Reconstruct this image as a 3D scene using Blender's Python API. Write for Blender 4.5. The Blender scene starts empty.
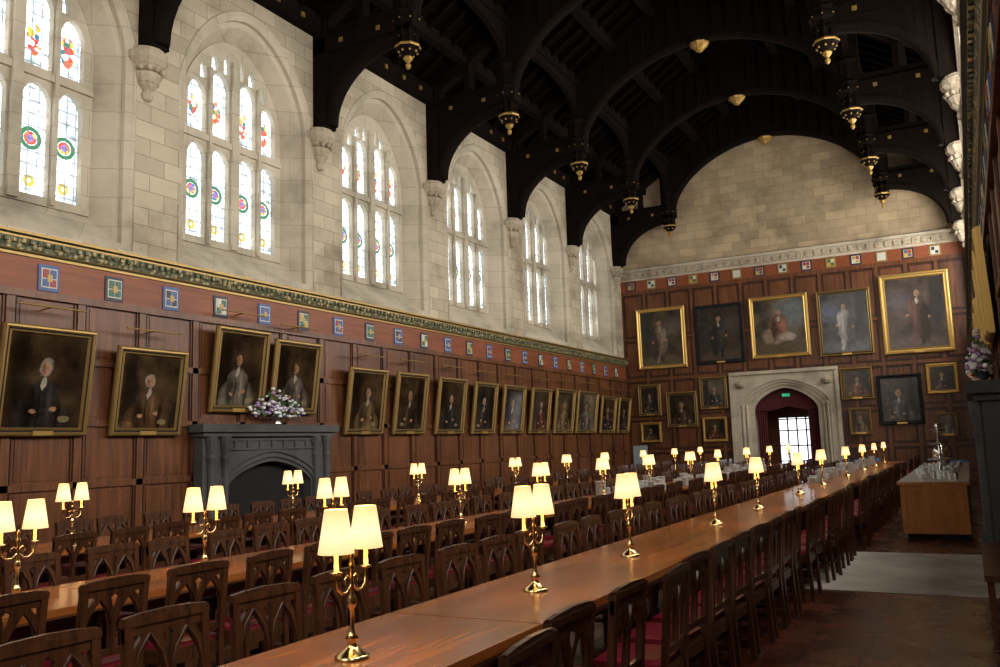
import bpy, math, random
from mathutils import Vector, Matrix
random.seed(7)
sc=bpy.context.scene
XL,XR=-12.13,0.45
CX=(XL+XR)/2; HS=(XR-XL)/2
YE,YB=33.4,-5.0
BAY,Y0=4.587,9.85
ZC=4.99
DAY=320
# ---------------------------------------------------------------- materials
def newmat(name):
    m=bpy.data.materials.new(name);m.use_nodes=True
    nt=m.node_tree;b=nt.nodes['Principled BSDF'];return m,nt,b
def N(nt,t,**k):
    n=nt.nodes.new(t)
    for a,v in k.items():setattr(n,a,v)
    return n
def L(nt,a,b):nt.links.new(a,b)
def math_(nt,op,a,b=None,c=None):
    n=N(nt,'ShaderNodeMath',operation=op)
    for i,v in enumerate((a,b,c)):
        if v is None:continue
        if isinstance(v,(int,float)):n.inputs[i].default_value=v
        else:L(nt,v,n.inputs[i])
    return n.outputs[0]
def mix(nt,f,a,b,bt='MIX'):
    n=N(nt,'ShaderNodeMix',data_type='RGBA',blend_type=bt)
    for i,v in ((0,f),(6,a),(7,b)):
        if isinstance(v,(int,float)):n.inputs[i].default_value=v
        elif isinstance(v,tuple):n.inputs[i].default_value=(*v[:3],1)
        else:L(nt,v,n.inputs[i])
    return n.outputs[2]
def ramp(nt,f,stops):
    r=N(nt,'ShaderNodeValToRGB');e=r.color_ramp.elements
    while len(e)<len(stops):e.new(.5)
    for i,(p,c) in enumerate(stops):e[i].position=p;e[i].color=(*c,1)
    L(nt,f,r.inputs[0]);return r.outputs[0]
def simple(name,col,rough=.5,metal=0,**k):
    m,nt,b=newmat(name);b.inputs['Base Color'].default_value=(*col,1)
    b.inputs['Roughness'].default_value=rough;b.inputs['Metallic'].default_value=metal
    for a,v in k.items():b.inputs[a].default_value=v
    return m
def wood(name,c1,c2,rough=.4,axis=2,coord='pos',scale=1.,coat=0,spec=.4):
    m,nt,b=newmat(name)
    if coord=='pos':v=N(nt,'ShaderNodeNewGeometry').outputs['Position']
    else:v=N(nt,'ShaderNodeTexCoord').outputs['Object']
    mp=N(nt,'ShaderNodeMapping');s=[14*scale]*3;s[axis]=.9*scale;mp.inputs['Scale'].default_value=s
    L(nt,v,mp.inputs[0])
    n=N(nt,'ShaderNodeTexNoise');n.inputs['Scale'].default_value=1;n.inputs['Detail'].default_value=6;n.inputs['Distortion'].default_value=.6
    L(nt,mp.outputs[0],n.inputs[0])
    n2=N(nt,'ShaderNodeTexNoise');n2.inputs['Scale'].default_value=.9;L(nt,v,n2.inputs[0])
    f=math_(nt,'ADD',math_(nt,'MULTIPLY',n.outputs[0],.7),math_(nt,'MULTIPLY',n2.outputs[0],.35))
    L(nt,ramp(nt,f,[(.35,c1),(.7,c2)]),b.inputs['Base Color'])
    b.inputs['Roughness'].default_value=rough;b.inputs['Specular IOR Level'].default_value=spec
    b.inputs['Coat Weight'].default_value=coat;b.inputs['Coat Roughness'].default_value=.1
    bp=N(nt,'ShaderNodeBump');bp.inputs['Strength'].default_value=.12;bp.inputs['Distance'].default_value=.01
    L(nt,n.outputs[0],bp.inputs['Height']);L(nt,bp.outputs[0],b.inputs['Normal'])
    return m
def stone(name,c1,c2,mortar,bw=.62,bh=.31,carve=False):
    m,nt,b=newmat(name)
    g=N(nt,'ShaderNodeNewGeometry');sp=N(nt,'ShaderNodeSeparateXYZ');L(nt,g.outputs['Position'],sp.inputs[0])
    cb=N(nt,'ShaderNodeCombineXYZ');L(nt,math_(nt,'ADD',sp.outputs[0],sp.outputs[1]),cb.inputs[0]);L(nt,sp.outputs[2],cb.inputs[1])
    br=N(nt,'ShaderNodeTexBrick');L(nt,cb.outputs[0],br.inputs[0])
    br.inputs['Scale'].default_value=1;br.inputs['Brick Width'].default_value=bw;br.inputs['Row Height'].default_value=bh
    br.inputs['Mortar Size'].default_value=.008;br.inputs['Mortar Smooth'].default_value=.3
    br.inputs['Color1'].default_value=(*c1,1);br.inputs['Color2'].default_value=(*c2,1);br.inputs['Mortar'].default_value=(*mortar,1)
    n=N(nt,'ShaderNodeTexNoise');n.inputs['Scale'].default_value=.8;n.inputs['Detail'].default_value=9;n.inputs['Roughness'].default_value=.62;L(nt,g.outputs['Position'],n.inputs[0])
    col=mix(nt,.75,br.outputs[0],ramp(nt,n.outputs[0],[(.32,(.42,.38,.32)),(.5,(.85,.81,.75)),(.65,(1.05,1.,.95))]),'MULTIPLY')
    L(nt,col,b.inputs['Base Color']);b.inputs['Roughness'].default_value=.85
    n3=N(nt,'ShaderNodeTexNoise');n3.inputs['Scale'].default_value=12 if not carve else 9;n3.inputs['Detail'].default_value=5;L(nt,g.outputs['Position'],n3.inputs[0])
    bp=N(nt,'ShaderNodeBump');bp.inputs['Strength'].default_value=.25 if not carve else .9;bp.inputs['Distance'].default_value=.02 if not carve else .06
    L(nt,n3.outputs[0],bp.inputs['Height']);L(nt,bp.outputs[0],b.inputs['Normal'])
    return m
M={}
M['stone']=stone('limestone_ashlar',(.63,.56,.43),(.46,.40,.30),(.28,.24,.18))
M['stone_end']=stone('limestone_gable',(.60,.47,.30),(.43,.34,.22),(.27,.22,.15),.7,.33)
M['reveal']=stone('limestone_dressed',(.60,.545,.44),(.53,.48,.385),(.40,.35,.28),1.4,.5)
M['carved']=stone('carved_limestone',(.52,.455,.35),(.47,.405,.31),(.38,.32,.24),.4,.3,True)
M['panel']=wood('oak_panelling',(.062,.021,.008),(.205,.074,.028),.36)
M['panel_d']=wood('oak_panelling_moulding',(.033,.011,.005),(.085,.029,.012),.38)
M['frieze']=wood('oak_frieze_red',(.17,.042,.014),(.29,.082,.028),.45,1)
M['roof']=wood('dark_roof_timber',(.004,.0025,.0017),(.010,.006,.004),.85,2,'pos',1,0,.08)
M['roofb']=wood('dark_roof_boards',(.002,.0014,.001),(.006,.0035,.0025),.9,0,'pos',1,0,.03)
M['table']=wood('polished_table_oak',(.15,.040,.008),(.42,.135,.028),.25,1,'pos',.8,.25)
M['tleg']=wood('table_leg_oak',(.06,.022,.008),(.12,.045,.016),.4)
M['chair']=wood('dark_chair_oak',(.030,.011,.005),(.10,.036,.014),.27,2,'obj',2.,0,.6)
M['leather']=simple('maroon_leather',(.19,.011,.022),.35)
M['gold']=simple('gilding',(.68,.45,.14),.38,.8)
M['gold_d']=simple('aged_gilding',(.34,.22,.075),.42,.65)
M['gold_r']=simple('roof_gilding',(.40,.24,.06),.5,.5)
M['brass']=simple('polished_brass',(.80,.60,.28),.18,1)
M['silver']=simple('silver_plate',(.8,.8,.8),.15,1)
M['white']=simple('white_china',(.85,.85,.83),.25)
M['black']=simple('soot_black',(.006,.006,.006),.9)
M['slate']=stone('grey_fireplace_marble',(.085,.088,.092),(.065,.068,.073),(.055,.055,.058),3,3)
M['counter']=wood('counter_oak',(.28,.095,.018),(.50,.185,.042),.35,2)
M['ctop']=simple('counter_top_steel',(.42,.42,.42),.3,.2)
M['green']=simple('dark_green_paint',(.04,.07,.045),.5)
M['blue']=simple('blue_plastic',(.03,.16,.42),.4)
M['pale']=simple('pale_blue_board',(.30,.36,.42),.6)
M['red']=simple('red_drape',(.075,.006,.009),.8)
M['leaf']=simple('leaf_green',(.05,.16,.035),.6)
M['pw']=simple('white_petals',(.85,.85,.87),.6)
M['pp']=simple('lilac_petals',(.42,.28,.55),.6)
for i,(c,) in enumerate([((.05,.10,.28),),((.62,.60,.50),),((.32,.04,.03),),((.52,.34,.08),),((.04,.14,.09),),((.015,.02,.05),)]):
    M['sh%d'%i]=simple('shield_enamel_%d'%i,c,.45)
# shade
m,nt,b=newmat('cream_silk_shade')
tc=N(nt,'ShaderNodeTexCoord');sp=N(nt,'ShaderNodeSeparateXYZ');L(nt,tc.outputs['Object'],sp.inputs[0])
f=math_(nt,'MULTIPLY_ADD',sp.outputs[2],5.5,-2.45)
col=ramp(nt,f,[(0,(1.,.60,.23)),(.4,(1.,.83,.50)),(.75,(1.,.71,.33)),(1,(1.,.50,.16))])
b.inputs['Base Color'].default_value=(.75,.62,.38,1);L(nt,col,b.inputs['Emission Color']);b.inputs['Emission Strength'].default_value=1.0
M['shade']=m
# floor
m,nt,b=newmat('polished_floor')
g=N(nt,'ShaderNodeNewGeometry')
br=N(nt,'ShaderNodeTexBrick');br.offset=0;br.inputs['Scale'].default_value=1;br.inputs['Brick Width'].default_value=.42;br.inputs['Row Height'].default_value=.42
br.inputs['Mortar Size'].default_value=.008;br.inputs['Color1'].default_value=(.075,.022,.010,1);br.inputs['Color2'].default_value=(.15,.040,.017,1);br.inputs['Mortar'].default_value=(.012,.007,.005,1)
L(nt,g.outputs['Position'],br.inputs[0]);n=N(nt,'ShaderNodeTexNoise');n.inputs['Scale'].default_value=2.5;n.inputs['Detail'].default_value=6;L(nt,g.outputs['Position'],n.inputs[0])
L(nt,mix(nt,.8,br.outputs[0],ramp(nt,n.outputs[0],[(.3,(.35,.32,.3)),(.7,(1.3,1.2,1.1))]),'MULTIPLY'),b.inputs['Base Color'])
L(nt,math_(nt,'MULTIPLY_ADD',n.outputs[0],.3,.12),b.inputs['Roughness'])
M['floor']=m
M['slab']=stone('pale_hearth_flagstone',(.72,.68,.62),(.60,.56,.50),(.25,.22,.20),1.3,9)
# cornice
m,nt,b=newmat('gilded_cornice_carving')
g=N(nt,'ShaderNodeNewGeometry');v=N(nt,'ShaderNodeTexVoronoi');v.inputs['Scale'].default_value=11;L(nt,g.outputs['Position'],v.inputs[0])
L(nt,ramp(nt,v.outputs[0],[(.25,(.50,.40,.20)),(.5,(.10,.11,.06))]),b.inputs['Base Color']);b.inputs['Roughness'].default_value=.5;b.inputs['Metallic'].default_value=.1
bp=N(nt,'ShaderNodeBump');bp.inputs['Strength'].default_value=.8;bp.inputs['Distance'].default_value=.04;bp.invert=True;L(nt,v.outputs[0],bp.inputs['Height']);L(nt,bp.outputs[0],b.inputs['Normal'])
M['cornice']=m
# stained glass (daylit)
def glassmat(name,strength):
    m,nt,b=newmat(name)
    tc=N(nt,'ShaderNodeTexCoord');sp=N(nt,'ShaderNodeSeparateXYZ');L(nt,tc.outputs['Object'],sp.inputs[0])
    y,z=sp.outputs[1],sp.outputs[2];au=math_(nt,'ABSOLUTE',y)
    mm=math_(nt,'MINIMUM',math_(nt,'ABSOLUTE',math_(nt,'SUBTRACT',au,.37)),math_(nt,'ABSOLUTE',math_(nt,'SUBTRACT',au,.96)))
    def dist(zc,sx=1.,sz=1.):
        dz=math_(nt,'MULTIPLY',math_(nt,'SUBTRACT',z,zc),sz);mx=math_(nt,'MULTIPLY',mm,sx)
        return math_(nt,'SQRT',math_(nt,'ADD',math_(nt,'MULTIPLY',dz,dz),math_(nt,'MULTIPLY',mx,mx)))
    def band(d,a,c):return math_(nt,'MULTIPLY',math_(nt,'GREATER_THAN',d,a),math_(nt,'LESS_THAN',d,c))
    nz=N(nt,'ShaderNodeTexNoise');nz.inputs['Scale'].default_value=2.2;nz.inputs['Detail'].default_value=3;L(nt,tc.outputs['Object'],nz.inputs[0])
    base=ramp(nt,nz.outputs[0],[(.35,(.22,.26,.29)),(.62,(.57,.61,.63))])
    vo=N(nt,'ShaderNodeTexVoronoi');vo.inputs['Scale'].default_value=11;L(nt,tc.outputs['Object'],vo.inputs[0])
    sep=N(nt,'ShaderNodeSeparateColor');L(nt,vo.outputs['Color'],sep.inputs[0])
    base=mix(nt,1.,base,ramp(nt,sep.outputs[1],[(0,(.35,.36,.32)),(.3,(.9,.95,1.)),(1,(1.1,1.1,1.1))]),'MULTIPLY')
    d1=dist(1.05)
    fc=ramp(nt,sep.outputs[0],[(0,(.22,.005,.003)),(.4,(.28,.025,.008)),(.55,(.30,.17,.015)),(.8,(.010,.05,.012)),(1,(.015,.025,.16))])
    c=mix(nt,band(d1,.12,.19),base,(.005,.04,.015));c=mix(nt,band(d1,.0,.06),c,(.07,.045,.17));c=mix(nt,band(d1,.06,.11),c,fc)
    d2=dist(.35);c=mix(nt,band(d2,.03,.1),c,(.16,.11,.012))
    d3=dist(2.72,1.3,.6);fig=math_(nt,'MULTIPLY',math_(nt,'LESS_THAN',d3,.17),math_(nt,'GREATER_THAN',sep.outputs[2],.35))
    c=mix(nt,fig,c,fc)
    cb=N(nt,'ShaderNodeCombineXYZ');L(nt,y,cb.inputs[0]);L(nt,z,cb.inputs[1])
    br=N(nt,'ShaderNodeTexBrick');br.offset=.0;br.inputs['Scale'].default_value=1;br.inputs['Brick Width'].default_value=.165;br.inputs['Row Height'].default_value=.21;br.inputs['Mortar Size'].default_value=.013;br.inputs['Mortar Smooth'].default_value=0
    L(nt,cb.outputs[0],br.inputs[0])
    c=mix(nt,math_(nt,'MULTIPLY',br.outputs['Fac'],.85),c,(.03,.035,.04))
    b.inputs['Base Color'].default_value=(.05,.05,.05,1);b.inputs['Roughness'].default_value=.3
    L(nt,c,b.inputs['Emission Color']);b.inputs['Emission Strength'].default_value=strength
    return m
M['glass']=glassmat('leaded_stained_glass',7.)
def emis(name,c,s):
    m,nt,b=newmat(name);b.inputs['Base Color'].default_value=(*c,1);b.inputs['Emission Color'].default_value=(*c,1);b.inputs['Emission Strength'].default_value=s;return m
M['day']=emis('daylit_pane',(.9,.95,1.),2.2)
M['daybig']=emis('daylit_great_window',(1.,.95,.88),5.)
M['exit']=emis('exit_sign_green',(.05,.8,.4),.2)
# ---------------------------------------------------------------- mesh builder
class MB:
    def __init__(s):s.v=[];s.f=[];s.m=[];s.s=[];s.mats=[]
    def mi(s,k):
        if k not in s.mats:s.mats.append(k)
        return s.mats.index(k)
    def add(s,vs,fs,k,smooth=False):
        o=len(s.v);s.v+= [tuple(p) for p in vs];i=s.mi(k)
        for f in fs:s.f.append(tuple(o+j for j in f));s.m.append(i);s.s.append(smooth)
    def box(s,x0,x1,y0,y1,z0,z1,k):
        s.add([(x,y,z) for x in (x0,x1) for y in (y0,y1) for z in (z0,z1)],[(0,1,3,2),(4,6,7,5),(0,4,5,1),(2,3,7,6),(0,2,6,4),(1,5,7,3)],k)
    def taper(s,x,y,z0,z1,a,c,k,dx=0,dy=0):
        vs=[]
        for z,h,ox,oy in ((z0,a,dx,dy),(z1,c,0,0)):
            for sx,sy in ((-1,-1),(1,-1),(1,1),(-1,1)):vs.append((x+ox+sx*h,y+oy+sy*h,z))
        s.add(vs,[(3,2,1,0),(4,5,6,7),(0,1,5,4),(1,2,6,5),(2,3,7,6),(3,0,4,7)],k)
    def lathe(s,prof,cx,cy,k,seg=16,smooth=True,a0=0):
        vs=[];n=len(prof)
        for r,z in prof:
            for j in range(seg):
                a=a0+2*math.pi*j/seg;vs.append((cx+r*math.cos(a),cy+r*math.sin(a),z))
        fs=[(i*seg+j,i*seg+(j+1)%seg,(i+1)*seg+(j+1)%seg,(i+1)*seg+j) for i in range(n-1) for j in range(seg)]
        s.add(vs,fs,k,smooth)
        if k=='shade' and n==2:return
        if prof[0][0]>1e-4:s.add(vs[:seg],[tuple(range(seg))[::-1]],k)
        if prof[-1][0]>1e-4:s.add(vs[-seg:],[tuple(range(seg))],k)
    def tube(s,pts,r,k,seg=8,smooth=True):
        pts=[Vector(p) for p in pts];vs=[];n=len(pts)
        for i,p in enumerate(pts):
            t=(pts[min(i+1,n-1)]-pts[max(i-1,0)]).normalized()
            a=t.cross(Vector((0,0,1)));
            if a.length<1e-3:a=t.cross(Vector((1,0,0)))
            a.normalize();bb=t.cross(a)
            rr=r[i] if isinstance(r,(list,tuple)) else r
            for j in range(seg):
                q=2*math.pi*j/seg;vs.append(p+a*rr*math.cos(q)+bb*rr*math.sin(q))
        s.add(vs,[(i*seg+j,i*seg+(j+1)%seg,(i+1)*seg+(j+1)%seg,(i+1)*seg+j) for i in range(n-1) for j in range(seg)],k,smooth)
        s.add(vs[:seg],[tuple(range(seg))[::-1]],k);s.add(vs[-seg:],[tuple(range(seg))],k)
    def ball(s,c,r,k,seg=8,rings=5,sq=1.):
        prof=[(r*math.sin(math.pi*i/rings)+(1e-5 if i in(0,rings) else 0),c[2]-sq*r*math.cos(math.pi*i/rings)) for i in range(rings+1)]
        s.lathe(prof,c[0],c[1],k,seg)
    def slab(s,loops,w0,w1,fn,k):
        cu=bpy.data.curves.new('t','CURVE');cu.dimensions='2D';cu.fill_mode='BOTH';cu.extrude=abs(w1-w0)/2
        for lp in loops:
            sp=cu.splines.new('POLY');sp.points.add(len(lp)-1);sp.use_cyclic_u=True
            for i,(a,b2) in enumerate(lp):sp.points[i].co=(a,b2,0,1)
        ob=bpy.data.objects.new('t',cu);me=bpy.data.meshes.new_from_object(ob)
        wm=(w0+w1)/2
        s.add([fn(p.co.x,p.co.y,p.co.z+wm) for p in me.vertices],[tuple(p.vertices) for p in me.polygons],k)
        bpy.data.objects.remove(ob);bpy.data.curves.remove(cu);bpy.data.meshes.remove(me)
    def bridge(s,a,b2,k,closed=True,smooth=False):
        n=len(a);s.add(list(a)+list(b2),[(i,(i+1)%n,n+(i+1)%n,n+i) for i in range(n if closed else n-1)],k,smooth)
    def mesh(s,name,origin=(0,0,0)):
        me=bpy.data.meshes.new(name);o=Vector(origin)
        me.from_pydata([tuple(Vector(p)-o) for p in s.v],[],s.f)
        for k in s.mats:me.materials.append(M[k] if isinstance(k,str) else k)
        me.polygons.foreach_set('material_index',s.m);me.polygons.foreach_set('use_smooth',s.s);me.update();return me
    def obj(s,name,origin=(0,0,0),parent=None):
        ob=put(name,s.mesh(name,origin),origin)
        if parent:ob.parent=parent
        return ob
def put(name,me,loc=(0,0,0),rot=(0,0,0)):
    ob=bpy.data.objects.new(name,me);ob.location=loc;ob.rotation_euler=rot;sc.collection.objects.link(ob);return ob
def arch(uc,hw,zb,zs,za,n=12,p=1.8,e=.6):
    pts=[(uc-hw,zb)]
    for i in range(2*n+1):
        u=-math.cos(math.pi*i/(2*n))
        pts.append((uc+hw*u,zs+(za-zs)*max(0,1-abs(u)**p)**e))
    pts.append((uc+hw,zb));return pts
def rect(a,b2,c,d):return [(a,c),(b2,c),(b2,d),(a,d)]
# ---------------------------------------------------------------- room shell
f=MB();f.box(XL-.6,XR+.6,YB-.6,YE+3,-.2,0,'floor');f.obj('floor')
f=MB();f.box(-1.75,XR-.02,10.0,13.3,0,.012,'slab');f.obj('hearth_slab')
ZT=11.2
wc=[12.4+BAY*k for k in range(-3,5)]
bands=[(1.76,5.08,8.45,10.45,0.),(1.66,5.2,8.45,10.35,.06),(1.66,5.2,8.45,10.35,.16),(1.58,5.28,8.42,10.25,.2),(1.34,5.68,8.38,10.0,.56)]
def side_wall(side):
    X0,sg=(XL,1) if side=='left' else (XR,-1)
    fn=lambda u,v,w:(X0-sg*w,u,v)
    w=MB()
    loops=[rect(YB,YE,ZC-.05,ZT+.2)]+[arch(c,*bands[0][:4]) for c in wc]
    w.slab(loops,0,.05,fn,'stone')
    w.box(min(X0-sg*.02,X0-sg*.6),max(X0-sg*.02,X0-sg*.6),YB,YE,0,ZC-.05,'panel_d')
    for c in wc:
        for a,b2 in zip(bands[:-1],bands[1:]):
            w.bridge([fn(u,v,a[4]) for u,v in arch(c,*a[:4])],[fn(u,v,b2[4]) for u,v in arch(c,*b2[:4])],'reveal')
        w.tube([fn(u,v,.02) for u,v in arch(c,1.8,5.1,8.45,10.5)],.045,'reveal',6)
    wall=w.obj('wall_'+side)
    for i,c in enumerate(wc):
        t=MB()
        holes=[]
        for sgn in (-1,1):
            for uc,hw in ((.37,.24),(.96,.225)):
                holes.append(arch(sgn*uc,hw,5.8,7.38,7.66,5))
            holes.append(arch(sgn*.37,.24,7.92,8.95,9.28,5));holes.append(arch(sgn*.96,.225,7.92,8.62,8.95,5))
            holes.append(arch(sgn*.19,.085,9.3,9.5,9.72,4));holes.append(arch(sgn*.5,.10,9.28,9.42,9.62,4));holes.append(arch(sgn*.8,.09,9.02,9.15,9.38,4))
        f2=lambda u,v,w:(X0-sg*w,c+u,v)
        t.slab([arch(0,1.36,5.66,8.38,10.02)]+holes,.50,.62,f2,'reveal')
        for uu,ww in ((0,.09),(.665,.035),(-.665,.035)):
            t.box(*sorted((X0-sg*.42,X0-sg*.52)),c+uu-ww,c+uu+ww,5.68,9.6-abs(uu)*.5,'reveal')
        t.box(*sorted((X0-sg*.44,X0-sg*.52)),c-1.33,c+1.33,7.73,7.85,'reveal')
        o=(X0-sg*.6,c,5.7)
        t.slab([arch(0,1.36,5.66,8.38,10.02)],.63,.64,f2,'glass')
        t.obj('window_%s_%d'%(side,i+1),o)
        if side=='right':
            ld=bpy.data.lights.new('daylight_through_window','AREA');ld.shape='RECTANGLE';ld.size=2.3;ld.size_y=3.6;ld.energy=DAY;ld.color=(1.,.95,.87)
            lo=bpy.data.objects.new('daylight_through_window',ld);lo.location=(X0+.36,c,7.6);lo.rotation_euler=(math.pi/2,0,math.pi/2);sc.collection.objects.link(lo)
    p=MB();B=lambda d0,d1,y0,y1,z0,z1,k:p.box(*sorted((X0+sg*d0,X0+sg*d1)),y0,y1,z0,z1,k)
    B(-.02,.01,YB,YE,0,ZC-.1,'panel')
    st=BAY/4;n0=int((YB-Y0)/st);k=n0
    while Y0+k*st<YE:
        y=Y0+k*st
        B(.01,.05,y-.065,y+.065,.3,4.12,'panel');k+=1
        for za,zb in ((.42,1.15),(1.35,2.1),(2.3,3.05),(3.25,4.0)):
            B(.008,.022,y+.16,y+st-.16,za,zb,'panel')
            for q in (y+.09,y+st-.11):B(.008,.036,q,q+.02,za-.06,zb+.06,'panel_d')
            for q in (za-.08,zb+.06):B(.008,.036,y+.09,y+st-.09,q,q+.02,'panel_d')
    for za,zb,d in ((0,.32,.075),(1.2,1.3,.05),(2.15,2.25,.05),(3.1,3.2,.05),(4.05,4.16,.08)):
        B(.01,d,YB,YE,za,zb,'panel')
    B(.01,.035,YB,YE,4.16,4.66,'frieze')
    p.obj('trim_panelling_'+side,parent=wall)
    p=MB()
    prof=[(0,4.64),(.06,4.66),(.06,4.70),(.09,4.72),(.10,4.74),(.16,4.90),(.16,4.93),(.22,4.95),(.22,4.99),(-.01,5.05)]
    mats=['panel_d','gold_d','green','gold_d','cornice','gold_d','green','gold_d','reveal']
    for j in range(len(prof)-1):
        (a,z1),(b2,z2)=prof[j],prof[j+1]
        p.add([(X0+sg*a,YB,z1),(X0+sg*a,YE,z1),(X0+sg*b2,YE,z2),(X0+sg*b2,YB,z2)],[(0,1,2,3)],mats[j])
    y=YB
    while y<YE:
        B(.12,.175,y,y+.06,4.82,4.895,'cornice');y+=.13
    p.obj('trim_cornice_'+side,parent=wall)
    p=MB();y=Y0-12*st+st/2;i=0
    while y<YE-.2:
        a=['sh0','sh1','sh5','sh4','sh2','sh3']
        B(.03,.055,y-.17,y+.17,4.18,4.58,'sh5' if i%2 else 'sh0')
        B(.05,.065,y-.13,y+.13,4.23,4.53,'sh1')
        B(.06,.075,y-.11,y-.01,4.38,4.51,a[(i*5+2)%6]);B(.06,.075,y+.01,y+.11,4.38,4.51,a[(i*3)%6])
        B(.06,.075,y-.11,y-.01,4.25,4.36,a[(i*3)%6]);B(.06,.075,y+.01,y+.11,4.25,4.36,a[(i*5+2)%6]);B(.07,.08,y-.04,y+.04,4.32,4.43,'sh3')
        y+=st;i+=1
    p.obj('trim_heraldic_shields_'+side,parent=wall)
    for k in range(-3,6):
        y=Y0+k*BAY;q=MB()
        if y>YE-.7:y=YE-.7
        def half(r,z):
            return [(X0+sg*max(0,r*math.cos(a)),y+r*math.sin(a),z) for a in [(-90+i*30)*math.pi/180 for i in range(7)]]
        pr=[(.02,7.78),(.09,7.82),(.12,7.9),(.08,7.97),(.17,8.06),(.24,8.2),(.26,8.26),(.21,8.3),(.30,8.42),(.36,8.50),(.36,8.62),(.30,8.66),(.3,8.7)]
        for (r1,z1),(r2,z2) in zip(pr[:-1],pr[1:]):q.bridge(half(r1,z1),half(r2,z2),'carved',False)
        q.add(half(.3,8.7),[tuple(range(7))],'carved')
        for i in range(5):
            a=(-60+i*30)*math.pi/180;q.ball((X0+sg*.27*math.cos(a),y+.27*math.sin(a),8.33),.055,'carved',6,4);q.ball((X0+sg*.17*math.cos(a),y+.17*math.sin(a),8.12),.045,'carved',6,4)
        q.obj('trim_stone_corbel',parent=wall)
side_wall('left');side_wall('right')
# end wall
fe=lambda u,v,w:(u,YE+w,v)
w=MB()
DC=-5.95
def doorarch(hw,zs,za,n=12):return arch(DC,hw,0,zs,za,n,1.5,.62)
w.slab([rect(XL,XR,8.5,15.4)],0,.3,fe,'stone_end')
w.slab([rect(XL,DC-1.8,0,8.5)],.0,.3,fe,'panel_d');w.slab([rect(DC+1.8,XR,0,8.5)],.0,.3,fe,'panel_d');w.slab([rect(DC-1.8,DC+1.8,4.,8.5)],.0,.3,fe,'panel_d')
WE=w.obj('wall_end')
w=MB();B=lambda x0,x1,d0,d1,z0,z1,k:w.box(x0,x1,YE-d1,YE-d0,z0,z1,k)
n=13;st=(XR-XL)/n
zr=[(0,.3),(1.2,1.3),(2.5,2.6),(4.05,4.17),(5.7,5.8),(7.6,7.75)]
def clear(x0,x1,z0,z1):return x1<DC-1.8 or x0>DC+1.8 or z0>4.1
for i in range(n+1):
    x=XL+i*st
    if clear(x-.07,x+.07,.3,1):B(x-.06,x+.06,0,.04,.3,7.6,'panel')
    else:B(x-.06,x+.06,0,.04,4.1,7.6,'panel')
for za,zb in zr:
    if za<4:
        B(XL,DC-1.85,0,.05,za,zb,'panel');B(DC+1.85,XR,0,.05,za,zb,'panel')
    else:B(XL,XR,0,.05,za,zb,'panel')
for i in range(n):
    x=XL+i*st
    for (a0,za),(zb,b1) in zip(zr[:-1],zr[1:]):
        if clear(x,x+st,za,zb):
            B(x+.14,x+st-.14,.0,.015,za+.1,zb-.1,'panel')
            for q in (x+.08,x+st-.1):B(q,q+.02,0,.03,za+.04,zb-.04,'panel_d')
            for q in (za+.04,zb-.06):B(x+.08,x+st-.08,0,.03,q,q+.02,'panel_d')
B(XL,XR,0,.03,7.75,8.2,'frieze')
w.obj('trim_panelling_end',parent=WE)
w=MB()
prof=[(0,8.16),(.08,8.18),(.08,8.24),(.12,8.26),(.14,8.50),(.22,8.54),(.22,8.62),(0,8.70)]
for (a,z1),(b2,z2),k in zip(prof[:-1],prof[1:],['reveal','reveal','reveal','carved','reveal','reveal','reveal']):
    w.add([(XL,YE-a,z1),(XR,YE-a,z1),(XR,YE-b2,z2),(XL,YE-b2,z2)],[(0,1,2,3)],k)
x=XL+.15
while x<XR-.1:
    B(x,x+.2,.12,.17,8.29,8.47,'carved');x+=.3
w.obj('trim_frieze_end',parent=WE)
w=MB();x=XL+.45;i=0
while x<XR-.2:
    a=['sh0','sh1','sh3','sh4','sh2','sh5']
    B(x-.19,x+.19,.03,.05,7.77,8.15,'gold_d' if i%2 else 'sh5');B(x-.14,x+.14,.05,.06,7.82,8.10,'sh1' if i%3 else 'sh3');B(x-.11,x-.01,.06,.07,7.97,8.08,a[(i*5)%6]);B(x+.01,x+.11,.06,.07,7.85,7.95,a[(i*5)%6]);B(x+.01,x+.11,.06,.07,7.97,8.08,a[(i*3+4)%6]);x+=.86;i+=1
w.obj('trim_heraldic_shields_end',parent=WE)
# stone doorway: nested arched orders
w=MB()
for hw,zs,za,d0,d1,o in ((1.60,2.88,3.80,-.16,.02,1.85),(1.46,2.84,3.70,-.10,.10,1.75),(1.32,2.76,3.60,-.03,.18,1.7),(1.16,2.68,3.48,.05,.3,1.7)):
    w.slab([[(DC-o,0),(DC-o,4.06),(DC+o,4.06),(DC+o,0)]+doorarch(hw,zs,za)[::-1]],d0,d1,fe,'reveal')
w.slab([rect(DC-1.95,DC+1.95,4.02,4.14)],-.24,0,fe,'reveal')
for sg in (-1,1):
    w.slab([rect(DC+sg*1.9-.06,DC+sg*1.9+.06,0,4.1)],-.22,0,fe,'reveal')
    for k,rr in ((1.53,.05),(1.39,.045)):w.lathe([(.09,0),(.09,.25),(rr,.3),(rr,2.72),(.08,2.8),(.08,2.9)],DC+sg*k,YE-.12+(1.53-k)*.5,'reveal',8,False)
    w.lathe([(.03,3.5),(.16,3.56),(.2,3.66),(.16,3.76),(.03,3.8)],DC+sg*1.55,YE-.14,'carved',8,False)
w.obj('trim_stone_doorway',parent=WE)
w=MB();w.box(DC-1.7,DC-1.3,YE+.31,YE+2.6,0,4,'panel');w.box(DC+1.3,DC+1.7,YE+.31,YE+2.6,0,4,'panel');w.box(DC-1.7,DC+1.7,YE+.31,YE+2.6,3.6,4,'panel')
w.slab([rect(DC-1.3,DC+1.3,0,3.7),rect(DC-.75,DC+.65,.05,2.4)],2.5,2.6,fe,'panel');w.obj('wall_lobby',parent=WE)
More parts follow.
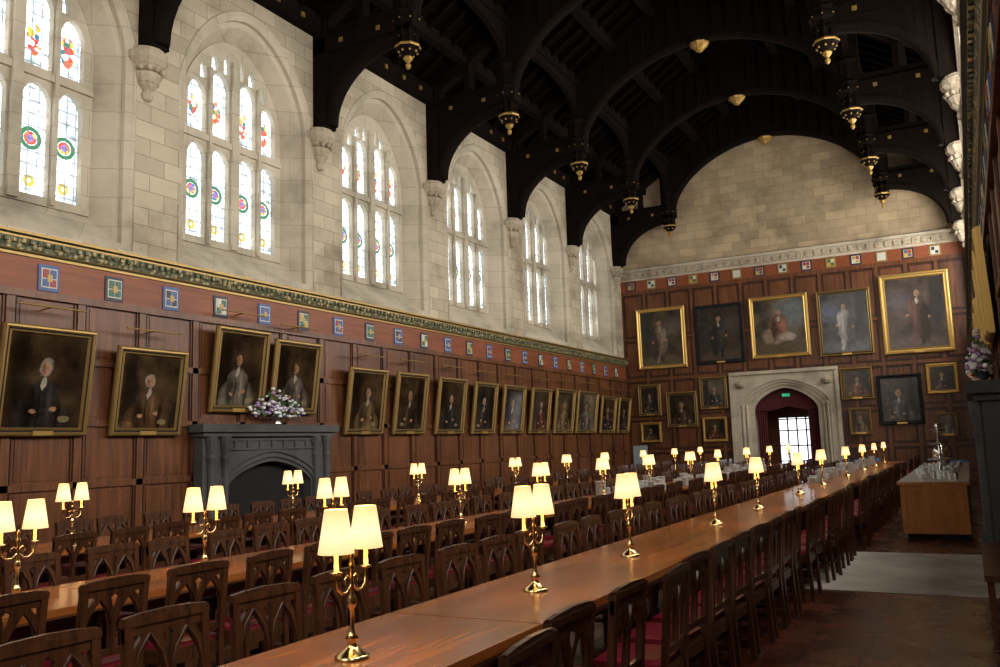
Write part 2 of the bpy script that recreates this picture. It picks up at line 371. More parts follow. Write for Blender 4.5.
w=MB();w.slab([rect(DC-.75,DC+.65,.05,2.4)],2.62,2.64,fe,'day')
for i in range(5):x=DC-.75+i*1.4/4;w.box(x-.025,x+.025,YE+2.5,YE+2.6,.05,2.4,'panel')
for z in (.1,.7,1.3,1.9,2.35):w.box(DC-.75,DC+.65,YE+2.5,YE+2.6,z-.025,z+.025,'panel')
w.obj('door_1')
w=MB()
for sgn in (-1,1):
    pts=[]
    for i in range(11):
        x=DC+sgn*(1.15-.02-i*.04);pts.append((x,YE+.45+.035*(i%2)))
    for (xa,ya),(xb,yb) in zip(pts[:-1],pts[1:]):w.add([(xa,ya,.02),(xb,yb,.02),(xb,yb,3.2),(xa,ya,3.2)],[(0,1,2,3)],'red')
w.slab([doorarch(1.16,2.66,3.46)[1:-1]+[(DC+.6,2.65),(DC,2.8),(DC-.6,2.65)]],.4,.44,fe,'red')
w.obj('door_curtain')
w=MB();w.box(DC-.14,DC+.14,YE+.32,YE+.36,3.15,3.27,'exit');w.obj('exit_sign')
# back wall (behind photographer)
w=MB();w.slab([rect(XL,XR,0,15.4),arch(CX,2.6,5.6,9.5,12.2)],-.3,0,lambda u,v,d:(u,YB+d,v),'stone')
w.obj('wall_back')
w=MB();fb=lambda u,v,d:(u,YB+d,v)
w.slab([arch(CX,2.65,5.55,9.5,12.3)],-.3,-.28,fb,'daybig')
for i in range(1,6):x=CX-2.6+i*5.2/6;w.box(x-.06,x+.06,YB-.25,YB-.05,5.6,11,'reveal')
w.box(CX-2.6,CX+2.6,YB-.25,YB-.05,8,8.15,'reveal');w.obj('window_great_back')
# ---------------------------------------------------------------- roof
ZR=15.1;sl=(ZR-ZT)/HS
w=MB()
for sg in (-1,1):
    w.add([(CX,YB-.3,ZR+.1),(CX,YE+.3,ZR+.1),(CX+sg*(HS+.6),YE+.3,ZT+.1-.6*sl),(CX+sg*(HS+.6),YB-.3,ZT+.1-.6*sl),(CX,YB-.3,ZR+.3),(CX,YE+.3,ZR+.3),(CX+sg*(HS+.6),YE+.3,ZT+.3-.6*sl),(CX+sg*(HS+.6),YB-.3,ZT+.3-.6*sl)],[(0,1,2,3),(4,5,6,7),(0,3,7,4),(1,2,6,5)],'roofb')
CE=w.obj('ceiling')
w=MB()
for sg in (-1,1):
    for fr in (.0,.2,.4,.6,.8):
        u=HS*fr+.08;z=ZR-u*sl;s_=.12
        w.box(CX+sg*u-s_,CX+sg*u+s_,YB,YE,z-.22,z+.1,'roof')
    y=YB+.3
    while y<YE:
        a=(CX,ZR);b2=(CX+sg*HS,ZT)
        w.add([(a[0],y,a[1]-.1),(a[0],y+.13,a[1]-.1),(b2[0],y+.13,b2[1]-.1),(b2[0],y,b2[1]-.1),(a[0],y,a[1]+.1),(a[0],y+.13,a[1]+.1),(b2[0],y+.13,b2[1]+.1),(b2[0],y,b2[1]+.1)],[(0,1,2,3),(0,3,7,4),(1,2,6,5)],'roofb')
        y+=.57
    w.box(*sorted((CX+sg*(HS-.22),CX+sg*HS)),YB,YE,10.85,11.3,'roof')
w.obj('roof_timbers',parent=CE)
w=MB();y=YB+.3
while y<YE:
    for sg in (-1,1):w.box(CX+sg*(HS-.24)-.02,CX+sg*(HS-.24)+.02,y-.05,y+.05,11.0,11.1,'gold_r')
    y+=BAY/6
w.obj('gilded_roof_bosses',parent=CE)
def truss():
    t=MB()
    right=[(HS,8.7),(HS-.3,8.7)]
    for i in range(11):
        a=math.pi/2*i/10;right.append((HS-.3-2.02*(1-math.cos(a)),8.75+1.6*math.sin(a)))
    right+=[(3.72,10.35),(3.72,10.75)]
    for i in range(1,15):
        u=3.72*math.cos(math.pi/2*i/14);right.append((max(u,0),10.75+2.35*(1-(u/3.72)**1.9)**.6))
    left=[(-a,b2) for a,b2 in right[:-1]][::-1]
    outer=right+left+[(-HS,ZT),(0,ZR),(HS,ZT)]
    holes=[]
    for sg in (-1,1):
        for h in ([(5.9,10.95),(5.9,11.15),(5.1,11.62),(5.1,10.95)],[(4.95,10.95),(4.95,11.7),(4.15,12.2),(4.15,10.95)]):
            holes.append([(sg*a,b2) for a,b2 in h])
    fn=lambda u,v,w:(CX+u,w,v)
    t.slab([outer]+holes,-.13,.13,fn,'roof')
    for sg in (-1,1):
        pts=[(CX+sg*(HS-.34-2.02*(1-math.cos(a))),0,8.75+1.6*math.sin(a)) for a in [math.pi/2*i/10 for i in range(11)]]
        t.tube(pts,.17,'roof',6)
        t.box(*sorted((CX+sg*(HS-.34),CX+sg*HS)),-.19,.19,8.7,11.2,'roof')
        t.box(*sorted((CX+sg*3.6,CX+sg*HS)),-.19,.19,10.4,10.75,'roof')
        t.box(CX+sg*3.87-.17,CX+sg*3.87+.17,-.19,.19,10.4,12.6,'roof')
        for q in (4.5,5.5):
            t.box(CX+sg*q-.05,CX+sg*q+.05,-.205,.205,10.53,10.63,'gold_r')
        for q in (2.85,2.45,2.05,1.65,1.25,.85,.45):
            t.box(*sorted((CX+sg*q-.03,CX+sg*q+.03)),-.17,.17,12.2+(3.-q)*.42,14.8-.62*q,'roof')
    pts=[]
    for i in range(29):
        u=-3.72*math.cos(math.pi*i/28);pts.append((CX+u,0,10.75+2.35*max(0,1-abs(u/3.72)**1.9)**.6))
    t.tube(pts,.16,'roof',6)
    t.lathe([(.02,12.66),(.10,12.70),(.14,12.76),(.26,12.86),(.29,12.92),(.18,13.0),(.1,13.05)],CX,0,'gold_r',8,False)
    return t.mesh('roof_truss')
tm=truss();tr=[Y0+k*BAY for k in range(-3,6)]
pd=MB()
pd.lathe([(.01,9.56),(.05,9.60),(.06,9.66),(.03,9.71),(.08,9.76),(.11,9.81),(.08,9.85)],0,0,'gold_r',8,False)
pd.lathe([(.08,9.85),(.14,9.90),(.20,9.95),(.27,10.02)],0,0,'roof',8,False)
pd.lathe([(.27,10.02),(.285,10.05),(.27,10.08)],0,0,'gold_r',8,False)
pd.lathe([(.24,10.08),(.24,10.14),(.17,10.16),(.17,10.46),(.24,10.5)],0,0,'roof',8,False)
for i in range(8):
    a=2*math.pi*i/8;ca,sa=math.cos(a),math.sin(a)
    pd.box(.215*ca-.018,.215*ca+.018,.215*sa-.018,.215*sa+.018,10.1,10.52,'roof');pd.ball((.2*ca,.2*sa,9.93),.028,'gold_r',6,4);pd.ball((.29*ca,.29*sa,10.6),.028,'gold_r',6,4);pd.ball((.19*ca,.19*sa,10.3),.022,'gold_r',6,4)
pd.lathe([(.24,10.5),(.31,10.56),(.31,10.66),(.28,10.7)],0,0,'roof',8,False)
pd.lathe([(.28,10.7),(.30,10.8),(.24,10.86),(.24,11.3),(.3,11.4),(.18,11.5)],0,0,'roof',8,False)
pm=pd.mesh('roof_pendant')
for y in tr:
    if y>YE-.7:y=YE-.7
    put('roof_truss',tm,(0,y,0)).parent=CE
    for sg in (-1,1):put('roof_pendant',pm,(CX+sg*3.87,y,0))
w=MB()
for y in tr[:-1]:
    for sg in (-1,1):
        lp=[(y,12.6),(y,11.3)]+[(y+BAY/2-BAY/2*math.cos(math.pi*i/12)*.93,11.3+1.0*math.sin(math.pi*i/12)**.7) for i in range(13)]+[(y+BAY,11.3),(y+BAY,12.6)]
        w.slab([lp],-.08,.08,lambda u,v,q:(CX+sg*3.87+q,u,v),'roof')
w.obj('roof_arcade_braces',parent=CE)
# ---------------------------------------------------------------- paintings
def canvas(i,w,h,kind,bg,robe,skin,hair,gloss=.25):
    m,nt,b=newmat('portrait_canvas_%d'%i)
    tc=N(nt,'ShaderNodeTexCoord');sp=N(nt,'ShaderNodeSeparateXYZ');L(nt,tc.outputs['Object'],sp.inputs[0])
    mp=N(nt,'ShaderNodeMapping');mp.inputs['Location'].default_value=(i*3.7,0,i*1.3);L(nt,tc.outputs['Object'],mp.inputs[0])
    nz=N(nt,'ShaderNodeTexNoise');nz.inputs['Scale'].default_value=5.;nz.inputs['Detail'].default_value=8;nz.inputs['Roughness'].default_value=.7;L(nt,mp.outputs[0],nz.inputs[0])
    n2=N(nt,'ShaderNodeTexNoise');n2.inputs['Scale'].default_value=1.3;n2.inputs['Detail'].default_value=3;L(nt,mp.outputs[0],n2.inputs[0])
    off=math_(nt,'MULTIPLY',math_(nt,'SUBTRACT',nz.outputs[0],.5),.16)
    X=math_(nt,'ADD',math_(nt,'DIVIDE',sp.outputs[0],w),off);Z=math_(nt,'ADD',math_(nt,'DIVIDE',sp.outputs[2],h),math_(nt,'MULTIPLY',off,.7))
    c=ramp(nt,n2.outputs[0],[(.35,tuple(q*.3 for q in bg)),(.65,(bg[0]*1.9,bg[1]*1.7,bg[2]*1.4))])
    def ell(c,cx,cz,rx,rz,col,soft=.08):
        dx=math_(nt,'DIVIDE',math_(nt,'SUBTRACT',X,cx),rx);dz=math_(nt,'DIVIDE',math_(nt,'SUBTRACT',Z,cz),rz)
        d=math_(nt,'SQRT',math_(nt,'ADD',math_(nt,'MULTIPLY',dx,dx),math_(nt,'MULTIPLY',dz,dz)))
        mr=N(nt,'ShaderNodeMapRange');mr.inputs[1].default_value=1-soft;mr.inputs[2].default_value=1+soft;mr.inputs[3].default_value=1;mr.inputs[4].default_value=0
        L(nt,d,mr.inputs[0]);return mix(nt,mr.outputs[0],c,col)
    s=random.uniform(-.05,.05);fl=random.choice((-1,1))
    dk=tuple(q*.3 for q in robe);lt=tuple(min(1,q*1.8+.008) for q in robe);sk2=tuple(q*.55 for q in skin);W_=(.34,.31,.24)
    if kind=='full':
        c=ell(c,.0,.05,.6,.12,tuple(q*2.2 for q in bg),.3);c=ell(c,fl*.36,.7,.12,.5,tuple(q*.3+.01 for q in bg),.3);c=ell(c,-fl*.3,.68,.2,.14,(bg[0]*2.,bg[1]*2.2,bg[2]*2.8),.6)
        c=ell(c,-.06+s,.2,.045,.17,lt);c=ell(c,.06+s,.2,.045,.17,dk)
        c=ell(c,.02+s,.40,.17,.22,robe,.15);c=ell(c,.0+s,.60,.12,.13,robe,.15);c=ell(c,.12*fl+s,.36,.09,.28,dk,.2);c=ell(c,-.05*fl+s,.5,.03,.2,lt,.4);c=ell(c,-.12*fl+s,.55,.04,.12,lt,.3)
        c=ell(c,.0+s,.67,.025,.05,W_);c=ell(c,.0+s,.775,.052,.048,hair);c=ell(c,.0+s,.77,.034,.040,skin,.15);c=ell(c,.015+s,.765,.018,.03,sk2,.6);c=ell(c,-.18*fl+s,.46,.022,.018,skin);c=ell(c,.17*fl+s,.42,.022,.018,skin)
    elif kind=='horse':
        c=ell(c,.3,.75,.35,.25,(.14,.16,.16),.5);c=ell(c,0,.1,.7,.16,(.08,.06,.03),.3);c=ell(c,-.08,.33,.27,.15,(.24,.17,.11),.15);c=ell(c,.16,.3,.16,.08,(.36,.29,.23),.2);c=ell(c,-.02,.53,.16,.19,robe,.15);c=ell(c,.08,.5,.06,.14,lt,.3);c=ell(c,-.1,.45,.06,.2,dk,.3);c=ell(c,.0,.64,.03,.05,W_);c=ell(c,-.01,.76,.055,.055,hair);c=ell(c,-.0,.75,.04,.045,skin)
    else:
        c=ell(c,fl*.34,.5,.13,.6,tuple(q*.3 for q in bg),.4)
        c=ell(c,s,.08,.38,.30,robe,.12);c=ell(c,s,.36,.22,.15,robe,.12);c=ell(c,.17*fl+s,.2,.08,.24,dk,.3);c=ell(c,-.2*fl+s,.15,.04,.2,dk,.3);c=ell(c,-.08*fl+s,.27,.03,.18,lt,.5);c=ell(c,.05*fl+s,.2,.02,.2,dk,.4)
        c=ell(c,s,.49,.035,.06,W_);c=ell(c,s-.02,.45,.018,.05,W_);c=ell(c,s,.65,.085,.095,hair,.12);c=ell(c,s,.64,.060,.075,skin,.15);c=ell(c,s+.03*fl,.635,.028,.06,sk2,.5)
        c=ell(c,s-.023,.655,.013,.007,(.04,.02,.015));c=ell(c,s+.023,.655,.013,.007,(.04,.02,.015));c=ell(c,s,.60,.020,.007,(.22,.06,.04))
        c=ell(c,-.14*fl+s,.20,.045,.028,skin);c=ell(c,.12*fl+s,.17,.045,.025,skin);c=ell(c,-.27*fl,.09,.08,.04,(.20,.16,.09))
    br=math_(nt,'MULTIPLY_ADD',nz.outputs[0],1.5,.1);cb=N(nt,'ShaderNodeCombineXYZ')
    for q in range(3):L(nt,br,cb.inputs[q])
    c=mix(nt,1.,c,cb.outputs[0],'MULTIPLY')
    L(nt,c,b.inputs['Base Color']);b.inputs['Roughness'].default_value=gloss;return m
pid=[0]
def painting(pos,wd,ht,rz,tilt=0,kind='half',bg=(.034,.022,.012),robe=(.035,.024,.018),skin=(.38,.20,.11),hair=(.2,.16,.12),fr='gold_d',fw=.13,gloss=.25,name='framed_portrait_painting'):
    pid[0]+=1
    cm=canvas(pid[0],wd-2*fw,ht-2*fw,kind,bg,robe,skin,hair,gloss)
    m_=MB();s=fw/.13
    def ring(o,d):return [(-wd/2+o,-d,o-fw),(wd/2-o,-d,o-fw),(wd/2-o,-d,ht-o-fw),(-wd/2+o,-d,ht-o-fw)]
    rs=[(0,0),(0,.05),(.02*s,.085),(.045*s,.09),(.065*s,.06),(.09*s,.055),(.11*s,.07),(.13*s,.03)]
    mats=[fr,fr,fr,fr,'black' if fr=='gold_d' and fw>.1 else fr,fr,fr]
    for (a,da),(b2,db),k in zip(rs[:-1],rs[1:],mats):m_.bridge(ring(a,da),ring(b2,db),k)
    M['cv%d'%pid[0]]=cm;m_.add(ring(fw,.031),[(0,1,2,3)],'cv%d'%pid[0])
    m_.add(ring(0,0),[(3,2,1,0)],'black')
    m_.box(-.16,.16,-.1,-.085,-fw-.0+.02,-fw+.085,'gold')
    ob=put(name,m_.mesh(name),pos,(tilt,0,rz));return ob
def side_painting(side,y0,y1,z0,z1,**k):
    fw=k.get('fw',.13)
    X=XL+.09 if side=='left' else XR-.09
    return painting((X,(y0+y1)/2,z0+fw),y1-y0,z1-z0,math.pi/2 if side=='left' else -math.pi/2,tilt=k.pop('tilt',.13),**k)
LP=[(7.3,8.78,2.0,3.62,dict(robe=(.022,.018,.016),hair=(.26,.23,.19))),(9.2,10.6,2.0,3.45,dict(robe=(.08,.04,.018),hair=(.30,.27,.22),bg=(.05,.033,.018))),
 (11.25,12.6,2.42,4.0,dict(robe=(.13,.11,.08),hair=(.04,.025,.015))),(12.78,14.15,2.42,3.9,dict(robe=(.11,.09,.07),hair=(.09,.06,.04))),
 (15.1,16.5,2.0,3.5,dict(robe=(.12,.075,.035))),(16.9,18.25,2.0,3.5,dict(robe=(.04,.025,.015))),(18.75,20.15,2.0,3.48,dict(robe=(.025,.022,.02))),
 (20.6,21.9,2.0,3.45,dict(robe=(.045,.03,.025),hair=(.35,.33,.3))),(22.3,23.7,2.0,3.45,dict(robe=(.06,.025,.015))),(24.15,25.55,2.0,3.45,dict(robe=(.11,.035,.02))),
 (25.95,27.5,2.0,3.5,dict(robe=(.18,.12,.06),bg=(.06,.045,.025))),(27.75,29.6,2.0,3.5,dict(robe=(.13,.11,.09),bg=(.12,.10,.07))),(30.0,31.5,2.0,3.4,dict(robe=(.04,.03,.03))),(31.8,33.1,2.0,3.4,dict(robe=(.04,.03,.03))),
 (2.2,3.6,2.0,3.6,dict()),(4.7,6.2,2.0,3.6,dict(robe=(.15,.02,.02)))]
for a,b2,z0,z1,k in LP:side_painting('left',a,b2,z0,z1,gloss=.1,**k)
w=MB()
for a,b2,z0,z1,k in LP:
    yc=(a+b2)/2;z=z1+.28
    w.tube([(XL+.3,yc-.55,z),(XL+.3,yc+.55,z)],.016,'gold_d',6);w.tube([(XL+.02,yc,z-.02),(XL+.3,yc,z)],.012,'gold_d',6)
w.obj('picture_light_rails')
def ep(x0,x1,z0,z1,**k):
    fw=k.get('fw',.13);return painting(((x0+x1)/2,YE-.07,z0+fw),x1-x0,z1-z0,0,tilt=.02,**k)
ep(-11.5,-9.5,4.5,6.95,kind='full',robe=(.14,.10,.07),bg=(.05,.038,.022),fr='gold',fw=.16)
ep(-9.1,-7.25,4.55,6.85,kind='full',robe=(.02,.015,.015),fr='black',bg=(.03,.02,.015),hair=(.3,.2,.12))
ep(-7.0,-4.85,4.6,6.95,kind='horse',robe=(.17,.07,.045),bg=(.08,.065,.045),fr='gold',fw=.16)
ep(-4.55,-2.7,4.5,6.9,kind='full',robe=(.22,.20,.19),bg=(.05,.05,.055),fr='gold_d')
ep(-2.4,-.15,4.4,7.25,kind='full',robe=(.06,.028,.022),bg=(.045,.032,.027),fr='gold',fw=.2)
ep(-11.6,-10.65,2.65,3.9,robe=(.05,.04,.04));ep(-10.45,-9.2,2.15,3.55,robe=(.07,.04,.03));ep(-9.2+.1,-8.0,2.8,4.05,robe=(.05,.05,.05),bg=(.07,.06,.05))
ep(-11.55,-10.7,1.6,2.4,fr='gold',fw=.1,robe=(.08,.05,.03));ep(-9.05,-8.1,1.55,2.5,fr='gold',fw=.1,robe=(.12,.04,.02))
ep(-3.95,-2.85,2.9,4.05,robe=(.14,.07,.04),bg=(.06,.04,.03));ep(-3.75,-3.0,1.65,2.6,robe=(.18,.13,.08),bg=(.08,.05,.03),fr='gold_d',fw=.09);ep(-2.75,-1.3,1.95,3.7,robe=(.09,.08,.08),bg=(.05,.045,.045),fr='black')
ep(-1.15,-.15,2.95,4.0,robe=(.06,.04,.04),fr='gold',fw=.13);ep(-.95,-.3,1.5,2.3,robe=(.25,.24,.22),bg=(.16,.14,.11),fw=.08)
for y0,y1,z0,z1 in [(15.2,16.8,2,3.7),(17.3,18.8,2,3.6),(19.4,20.9,2,3.6),(21.6,23.1,2,3.6),(23.8,25.3,2,3.6),(26.,27.6,2,3.6),(28.3,29.8,2,3.6),(30.6,32.1,2,3.6),(11.3,12.6,2.75,4.0),(12.8,14.1,2.75,4.0)]:
    side_painting('right',y0,y1,z0,z1,fr='gold',fw=.14,tilt=.035)
# ---------------------------------------------------------------- fireplaces
def fireplace(side):
    X0,sg=(XL,1) if side=='left' else (XR,-1)
    w=MB();fn=lambda u,v,d:(X0+sg*d,u,v)
    a,b2=10.95,14.4;c=(a+b2)/2
    w.slab([[(a,0)]+arch(c,1.12,0,1.05,1.5,12,1.5,.6)+[(b2,0),(b2,2.0),(a,2.0)]],.08,.30,fn,'slate')
    w.box(*sorted((X0+sg*.08,X0+sg*.10)),c-1.2,c+1.2,0,1.6,'black')
    w.box(*sorted((X0+sg*.08,X0+sg*.44)),a-.12,b2+.12,2.05,2.19,'slate')
    w.box(*sorted((X0+sg*.08,X0+sg*.38)),a-.05,b2+.05,1.97,2.05,'slate')
    for y in (a+.16,a+.5,b2-.16,b2-.5):
        w.lathe([(.1,0),(.1,.2),(.07,.25),(.06,.4),(.06,1.5),(.09,1.6),(.06,1.65),(.11,1.9),(.11,1.97)],X0+sg*.33,y,'slate',8,False)
    for k in range(2):
        r=arch(c,1.2+.12*k,0,1.08+.03*k,1.6+.1*k,12,1.5,.6);w.tube([fn(u,v,.3) for u,v in r],.035,'slate',6)
    w.slab([rect(c-1.3,c+1.3,1.72,1.92)]+[rect(c-1.25+i*.32,c-.99+i*.32,1.75,1.89) for i in range(8)],.30,.33,fn,'slate')
    for i in range(9):
        y=c-.5+i*.125;w.box(*sorted((X0+sg*.2,X0+sg*.22)),y-.012,y+.012,.15,.45,'black')
    w.box(*sorted((X0+sg*.10,X0+sg*.22)),c-.55,c+.55,.12,.16,'black')
    w.obj('stone_fireplace')
fireplace('left');fireplace('right')
def flowers(x,y,z,s=1.):
    w=MB();w.lathe([(.08,z),(.1,z+.02),(.05,z+.05),(.13,z+.13),(.15,z+.17)],x,y,'silver',12)
    rnd=random.Random(3)
    for i in range(250):
        a=rnd.uniform(0,6.28);r=rnd.uniform(0,1)**.5;hh=rnd.uniform(0,1)
        px=x+.12*s*r*math.cos(a);py=y+.62*s*r*math.sin(a);pz=z+.12+s*(.55*(1-r*.75)*hh+.03)
        k=rnd.choice(['leaf','leaf','leaf','leaf','pw','pw','pp','pw'])
        if k=='leaf':
            q=rnd.uniform(0,6.28);l=.10;d=Vector((math.cos(q)*.3,math.sin(q),rnd.uniform(-.3,.9)))*l;t=Vector((-math.sin(q),math.cos(q),0))*.03
            p=Vector((px,py,pz));w.add([p-d*.3,p+d*.3+t,p+d,p+d*.3-t],[(0,1,2,3)],k)
        else:
            w.ball((px,py,pz),rnd.uniform(.025,.05),k,6,4,.7)
    w.obj('flower_arrangement')
flowers(XL+.27,12.85,2.19,1.2);flowers(XR-.27,12.3,2.19,1.15)
# ---------------------------------------------------------------- tables
ROWS=[-8.3,-5.26,-2.37]
def table_mesh(Lg):
    t=MB();hw=.45;z=.77
    for i in range(3):
        x0=-hw+i*.3;t.box(x0+.0008,x0+.3-.0008,-Lg/2,Lg/2,z-.045,z,'table')
    t.box(-hw+.004,hw-.004,-Lg/2+.01,Lg/2-.01,z-.06,z-.046,'tleg')
    t.box(-.32,.32,-Lg/2+.15,-Lg/2+.19,z-.16,z-.06,'tleg');t.box(-.32,.32,Lg/2-.19,Lg/2-.15,z-.16,z-.06,'tleg')
    for sx in (-.30,.26):t.box(sx,sx+.04,-Lg/2+.15,Lg/2-.15,z-.15,z-.06,'tleg')
    for yy in (-Lg/2+.3,0,Lg/2-.3):
        for sx in (-.24,.24):
            t.lathe([(.045,.08),(.045,.16),(.03,.18),(.05,.28),(.055,.36),(.03,.46),(.045,.5),(.045,.64)],sx,yy,'tleg',10)
        t.box(-.30,.30,yy-.05,yy+.05,0,.08,'tleg')
    t.box(-.035,.035,-Lg/2+.3,Lg/2-.3,.08,.14,'tleg')
    return t.mesh('long_dining_table')
TL=3.38;tbm=table_mesh(TL-.012)
for r in ROWS:
    for k in range(9):put('long_dining_table',tbm,(r,.55+TL/2+k*TL,0))
# ---------------------------------------------------------------- chairs
def chair_mesh():
    c=MB();w=.225
    for sx in (-1,1):
        c.taper(sx*(w-.022),.19,0,.43,.016,.022,'chair')
        for z0,z1,y0,y1 in ((0,.43,-.215,-.19),(.43,.94,-.19,-.235)):
            vs=[(sx*(w-.02)+ax*.02,yy+ay*.018,zz) for zz,yy in ((z0,y0),(z1,y1)) for ax,ay in ((-1,-1),(1,-1),(1,1),(-1,1))]
            c.add(vs,[(3,2,1,0),(4,5,6,7),(0,1,5,4),(1,2,6,5),(2,3,7,6),(3,0,4,7)],'chair')
        c.box(*sorted((sx*(w-.035),sx*(w-.01))),-.18,.18,.16,.19,'chair')
        c.box(*sorted((sx*(w-.035),sx*(w-.01))),-.19,.19,.36,.43,'chair')
    c.box(-w+.03,w-.03,.17,.2,.36,.43,'chair');c.box(-w+.03,w-.03,-.2,-.17,.36,.43,'chair');c.box(-w+.03,w-.03,-.015,.015,.16,.185,'chair')
    c.box(-w,w,-.19,.22,.43,.45,'chair')
    r1=[(-w+.015,-.17),(w-.015,-.17),(w-.015,.205),(-w+.015,.205)];r2=[(-w+.05,-.14),(w-.05,-.14),(w-.05,.17),(-w+.05,.17)]
    a=[(x,y,.45) for x,y in r1];b2=[(x,y,.475) for x,y in r1];d=[(x,y,.492) for x,y in r2]
    c.bridge(a,b2,'leather');c.bridge(b2,d,'leather',smooth=True);c.add(d,[(0,1,2,3)],'leather')
    fn=lambda u,v,q:(u,-.19-(v-.43)*.088+q,v)
    top=[(-w,.84),(-w,.945),(-w*.6,.955),(0,.960),(w*.6,.955),(w,.945),(w,.84)]
    outer=top+[(w-.03,.84),(w-.03,.52),(-w+.03,.52),(-w+.03,.84)]
    def lanc(cx,hw,zb,zs,za):
        pts=[(cx-hw,zb)];n=5
        for i in range(n+1):
            t=i/n;pts.append((cx-hw+hw*(t**1.6),zs+(za-zs)*t))
        for i in range(n-1,-1,-1):
            t=i/n;pts.append((cx+hw-hw*(t**1.6),zs+(za-zs)*t))
        pts.append((cx+hw,zb));return pts
    holes=[lanc(-.098,.082,.56,.70,.845),lanc(.098,.082,.56,.70,.845),[(0,.755),(.030,.85),(0,.872),(-.030,.85)],[(-.195,.79),(-.19,.865),(-.13,.865)],[(.195,.79),(.19,.865),(.13,.865)]]
    c.slab([outer]+holes,-.012,.012,fn,'chair')
    c.slab([rect(-w-.004,w+.004,.905,.935)],-.02,.02,fn,'chair')
    for sg in (-1,1):
        c.tube([fn(sg*.010,.54,.012),fn(sg*.012,.68,.012),fn(sg*.04,.78,.012),fn(sg*.098,.862,.012)],.010,'chair',6)
        c.tube([fn(sg*.186,.56,.012),fn(sg*.184,.70,.012),fn(sg*.155,.79,.012),fn(sg*.098,.862,.012)],.008,'chair',6)
    return c.mesh('dining_chair')
chm=chair_mesh();CP=.615
for r in ROWS:
    for sg in (-1,1):
        y=1.0
        while y<30.7:
            j=random.uniform(-.04,.04)
            put('dining_chair',chm,(r+sg*(.60+random.uniform(-.02,.09)),y+j,0),(0,0,(math.pi/2 if sg>0 else -math.pi/2)+random.uniform(-.08,.08)))
            y+=CP
# ---------------------------------------------------------------- lamps
def lamp_mesh():
    c=MB()
    c.lathe([(.075,0),(.075,.012),(.062,.02),(.05,.03),(.03,.045),(.018,.06),(.022,.075),(.03,.085),(.018,.1),(.011,.12),(.010,.2),(.018,.215),(.024,.235),(.014,.255),(.010,.27),(.009,.36),(.016,.375),(.012,.39),(.006,.41),(.012,.425),(.003,.445)],0,0,'brass',14)
    for sg in (-1,1):
        pts=[(0,sg*.008,.30),(0,sg*.04,.275),(0,sg*.075,.275),(0,sg*.102,.295),(0,sg*.112,.33),(0,sg*.112,.36)]
        c.tube(pts,.006,'brass',8);c.tube([(0,sg*.01,.33),(0,sg*.03,.345),(0,sg*.05,.33),(0,sg*.045,.31)],.004,'brass',6)
        y=sg*.112
        c.lathe([(.008,.355),(.026,.362),(.028,.368),(.012,.372),(.012,.40),(.010,.40),(.010,.46)],0,y,'brass',10)
        c.lathe([(.076,.445),(.048,.625)],0,y,'shade',18)
        for a in range(3):
            q=a*2.09;c.tube([(0,y,.46),(.07*math.cos(q),y+.07*math.sin(q),.462)],.002,'brass',4)
        c.ball((0,y,.48),.016,'shade',8,5,1.3)
    return c
lm=lamp_mesh().mesh('brass_table_lamp')
bulb=bpy.data.lights.new('lamp_bulb','POINT');bulb.energy=3.2;bulb.color=(1.,.62,.28);bulb.shadow_soft_size=.02
LY={2:[3.02,4.78,6.44,9.0,11.05,14.0,16.4,19.9,23.2,26.2,29.2],1:[3.4,4.9,6.44,8.73,10.9,13.2,15.5,18.2,20.5,23.5,26.5,29.5],0:[2.5,5.94,9.3,12.4,16.0,18.6,21,24,27,30]}
for k,ys in LY.items():
    for y in ys:
        lo=put('brass_table_lamp',lm,(ROWS[k],y,.77),(0,0,random.uniform(-.12,.12)))
        for sg in (-1,1):
            bo=put('bulb',bulb,(0,sg*.112,.535));bo.parent=lo
# crockery
w=MB()
for row,ya,yb,xs in ((1,13.5,24.,(-.25,.05,.28)),(2,17.,28.,(-.3,-.22))):
    y=ya
    while y<yb:
        y+=.2;x=ROWS[row]+random.choice(xs)
        if any(abs(y-q)<.2 for q in LY[row]):continue
        n=random.randint(8,18)
        for j in range(n):
            z=.77+j*.013;w.lathe([(.05,z),(.09,z+.008),(.092,z+.012)],x,y,'white',10)
w.obj('stacked_plates')
# ---------------------------------------------------------------- serving counter
w=MB();x0,x1,y0,y1=-1.02,-.12,15.0,24.0
w.box(x0+.04,x1-.04,y0+.04,y1-.04,0,.1,'black');w.box(x0,x1,y0,y1,.1,.84,'counter');w.box(x0-.05,x1+.05,y0-.06,y1+.06,.84,.885,'counter');w.box(x0-.04,x1+.04,y0-.05,y1+.05,.885,.89,'ctop')
w.box(x0-.01,x1+.01,y0-.03,y0,.1,.2,'counter');w.box(x0-.01,x1+.01,y0-.03,y0,.74,.84,'counter')
for q in (x0-.01,x1-.07):w.box(q,q+.08,y0-.03,y0,.2,.74,'counter')
for k in range(7):
    q=y0+k*1.49;w.box(x0-.02,x0,min(q,y1-.08),min(q+.08,y1),.1,.84,'counter')
w.box(x0-.02,x0,y0,y1,.1,.2,'counter');w.box(x0-.02,x0,y0,y1,.74,.84,'counter')
w.obj('serving_counter')
w=MB()
for i in range(70):
    x=random.uniform(x0+.1,x1-.1);y=y0+.4+i*.1
    if abs(y-17.2)<.25 or abs(y-20)<.25: continue
    w.lathe([(.03,.89),(.028,.9),(.04,.97),(.042,.985)],x,y,random.choice(['white','white','silver']),10)
w.obj('tea_cups')
w=MB();w.lathe([(.12,.89),(.12,.91),(.03,.95),(.02,1.2),(.04,1.25),(.02,1.3),(.02,1.7),(.05,1.75),(.01,1.8)],-.5,17.2,'silver',14)
for z,r in ((1.15,.2),(1.42,.15),(1.65,.11)):w.lathe([(r*.2,z),(r,z+.01),(r*1.05,z+.04)],-.5,17.2,'silver',18)
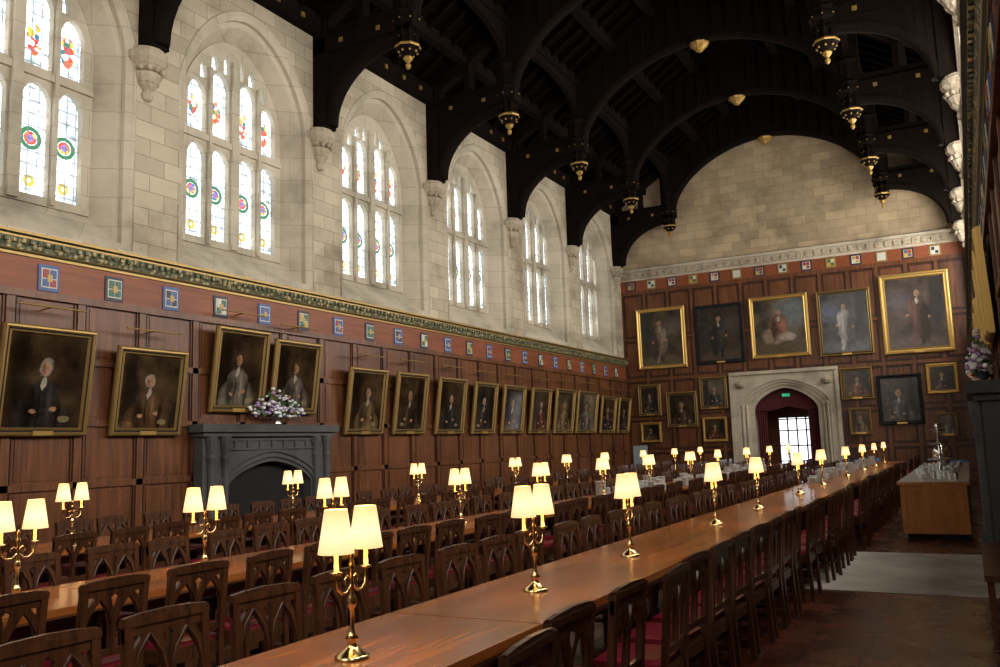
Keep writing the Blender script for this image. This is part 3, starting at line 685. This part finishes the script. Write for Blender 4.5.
w.obj('tiered_serving_stand')
w=MB();w.lathe([(.1,.89),(.12,.93),(.15,1.05),(.16,1.25),(.12,1.33),(.06,1.36),(.03,1.4),(.01,1.44)],-.55,20,'silver',16);w.tube([(-.7,20,1.0),(-.76,20,1.0)],.02,'brass');w.obj('tea_urn')
def bluechair():
    c=MB();c.slab([[(-.2,.46),(.2,.46),(.22,.8),(.16,.84),(-.16,.84),(-.22,.8)]],-.01,.01,lambda u,v,q:(u,.2+q+(v-.46)*.15,v),'blue');c.box(-.21,.21,-.2,.2,.43,.46,'blue')
    for sx in (-.19,.19):
        for sy in (-.18,.18):c.tube([(sx*1.1,sy*1.1,0),(sx,sy,.43)],.012,'silver',6)
    return c.mesh('blue_stacking_chair')
bm_=bluechair()
for x,y in ((-.3,26.5),(-.3,27.2),(-.35,28),(-3.6,32.3),(-3.0,32.3)):put('blue_stacking_chair',bm_,(x,y,0))
# bench against right wall
w=MB();x0,x1,y0,y1=.0,.36,8.2,10.6
w.box(x0,x1,y0,y1,.42,.47,'tleg')
for x in (x0+.02,x1-.07):
    for y in (y0+.05,(y0+y1)/2,y1-.1):w.box(x,x+.05,y,y+.05,0,.42,'tleg')
for i in range(20):
    y=y0+.05+i*(y1-y0-.1)/19;w.box(x1-.04,x1-.01,y-.03,y+.03,.47,1.02,'tleg')
w.box(x1-.06,x1,y0,y1,1.02,1.09,'tleg')
w.obj('slatted_bench')
w=MB();w.box(-11.1,-10.55,31.0,31.03,.15,1.5,'pale')
for x in (-11.05,-10.65):w.box(x,x+.05,30.9,31.15,0,.15,'silver')
w.obj('information_board')
# ---------------------------------------------------------------- world, camera
wd=bpy.data.worlds.new('overcast_sky');sc.world=wd;wd.use_nodes=True
wd.node_tree.nodes['Background'].inputs[0].default_value=(.75,.85,1,1);wd.node_tree.nodes['Background'].inputs[1].default_value=.6
cd=bpy.data.cameras.new('camera');cam=bpy.data.objects.new('camera',cd);sc.collection.objects.link(cam);sc.camera=cam
cd.sensor_width=36;cd.lens=.8639*36;cd.clip_end=200;cd.clip_start=.05
th,ph,ro=map(math.radians,(28.144,7.445,1.834))
F=Vector((-math.sin(th)*math.cos(ph),math.cos(th)*math.cos(ph),math.sin(ph)));R=Vector((math.cos(th),math.sin(th),0));U=R.cross(F)
R2=R*math.cos(ro)-U*math.sin(ro);U2=U*math.cos(ro)+R*math.sin(ro)
mw=Matrix((R2,U2,-F)).transposed().to_4x4();mw.translation=Vector((0,0,1.635));cam.matrix_world=mw
sc.view_settings.view_transform='Standard';sc.view_settings.exposure=0.
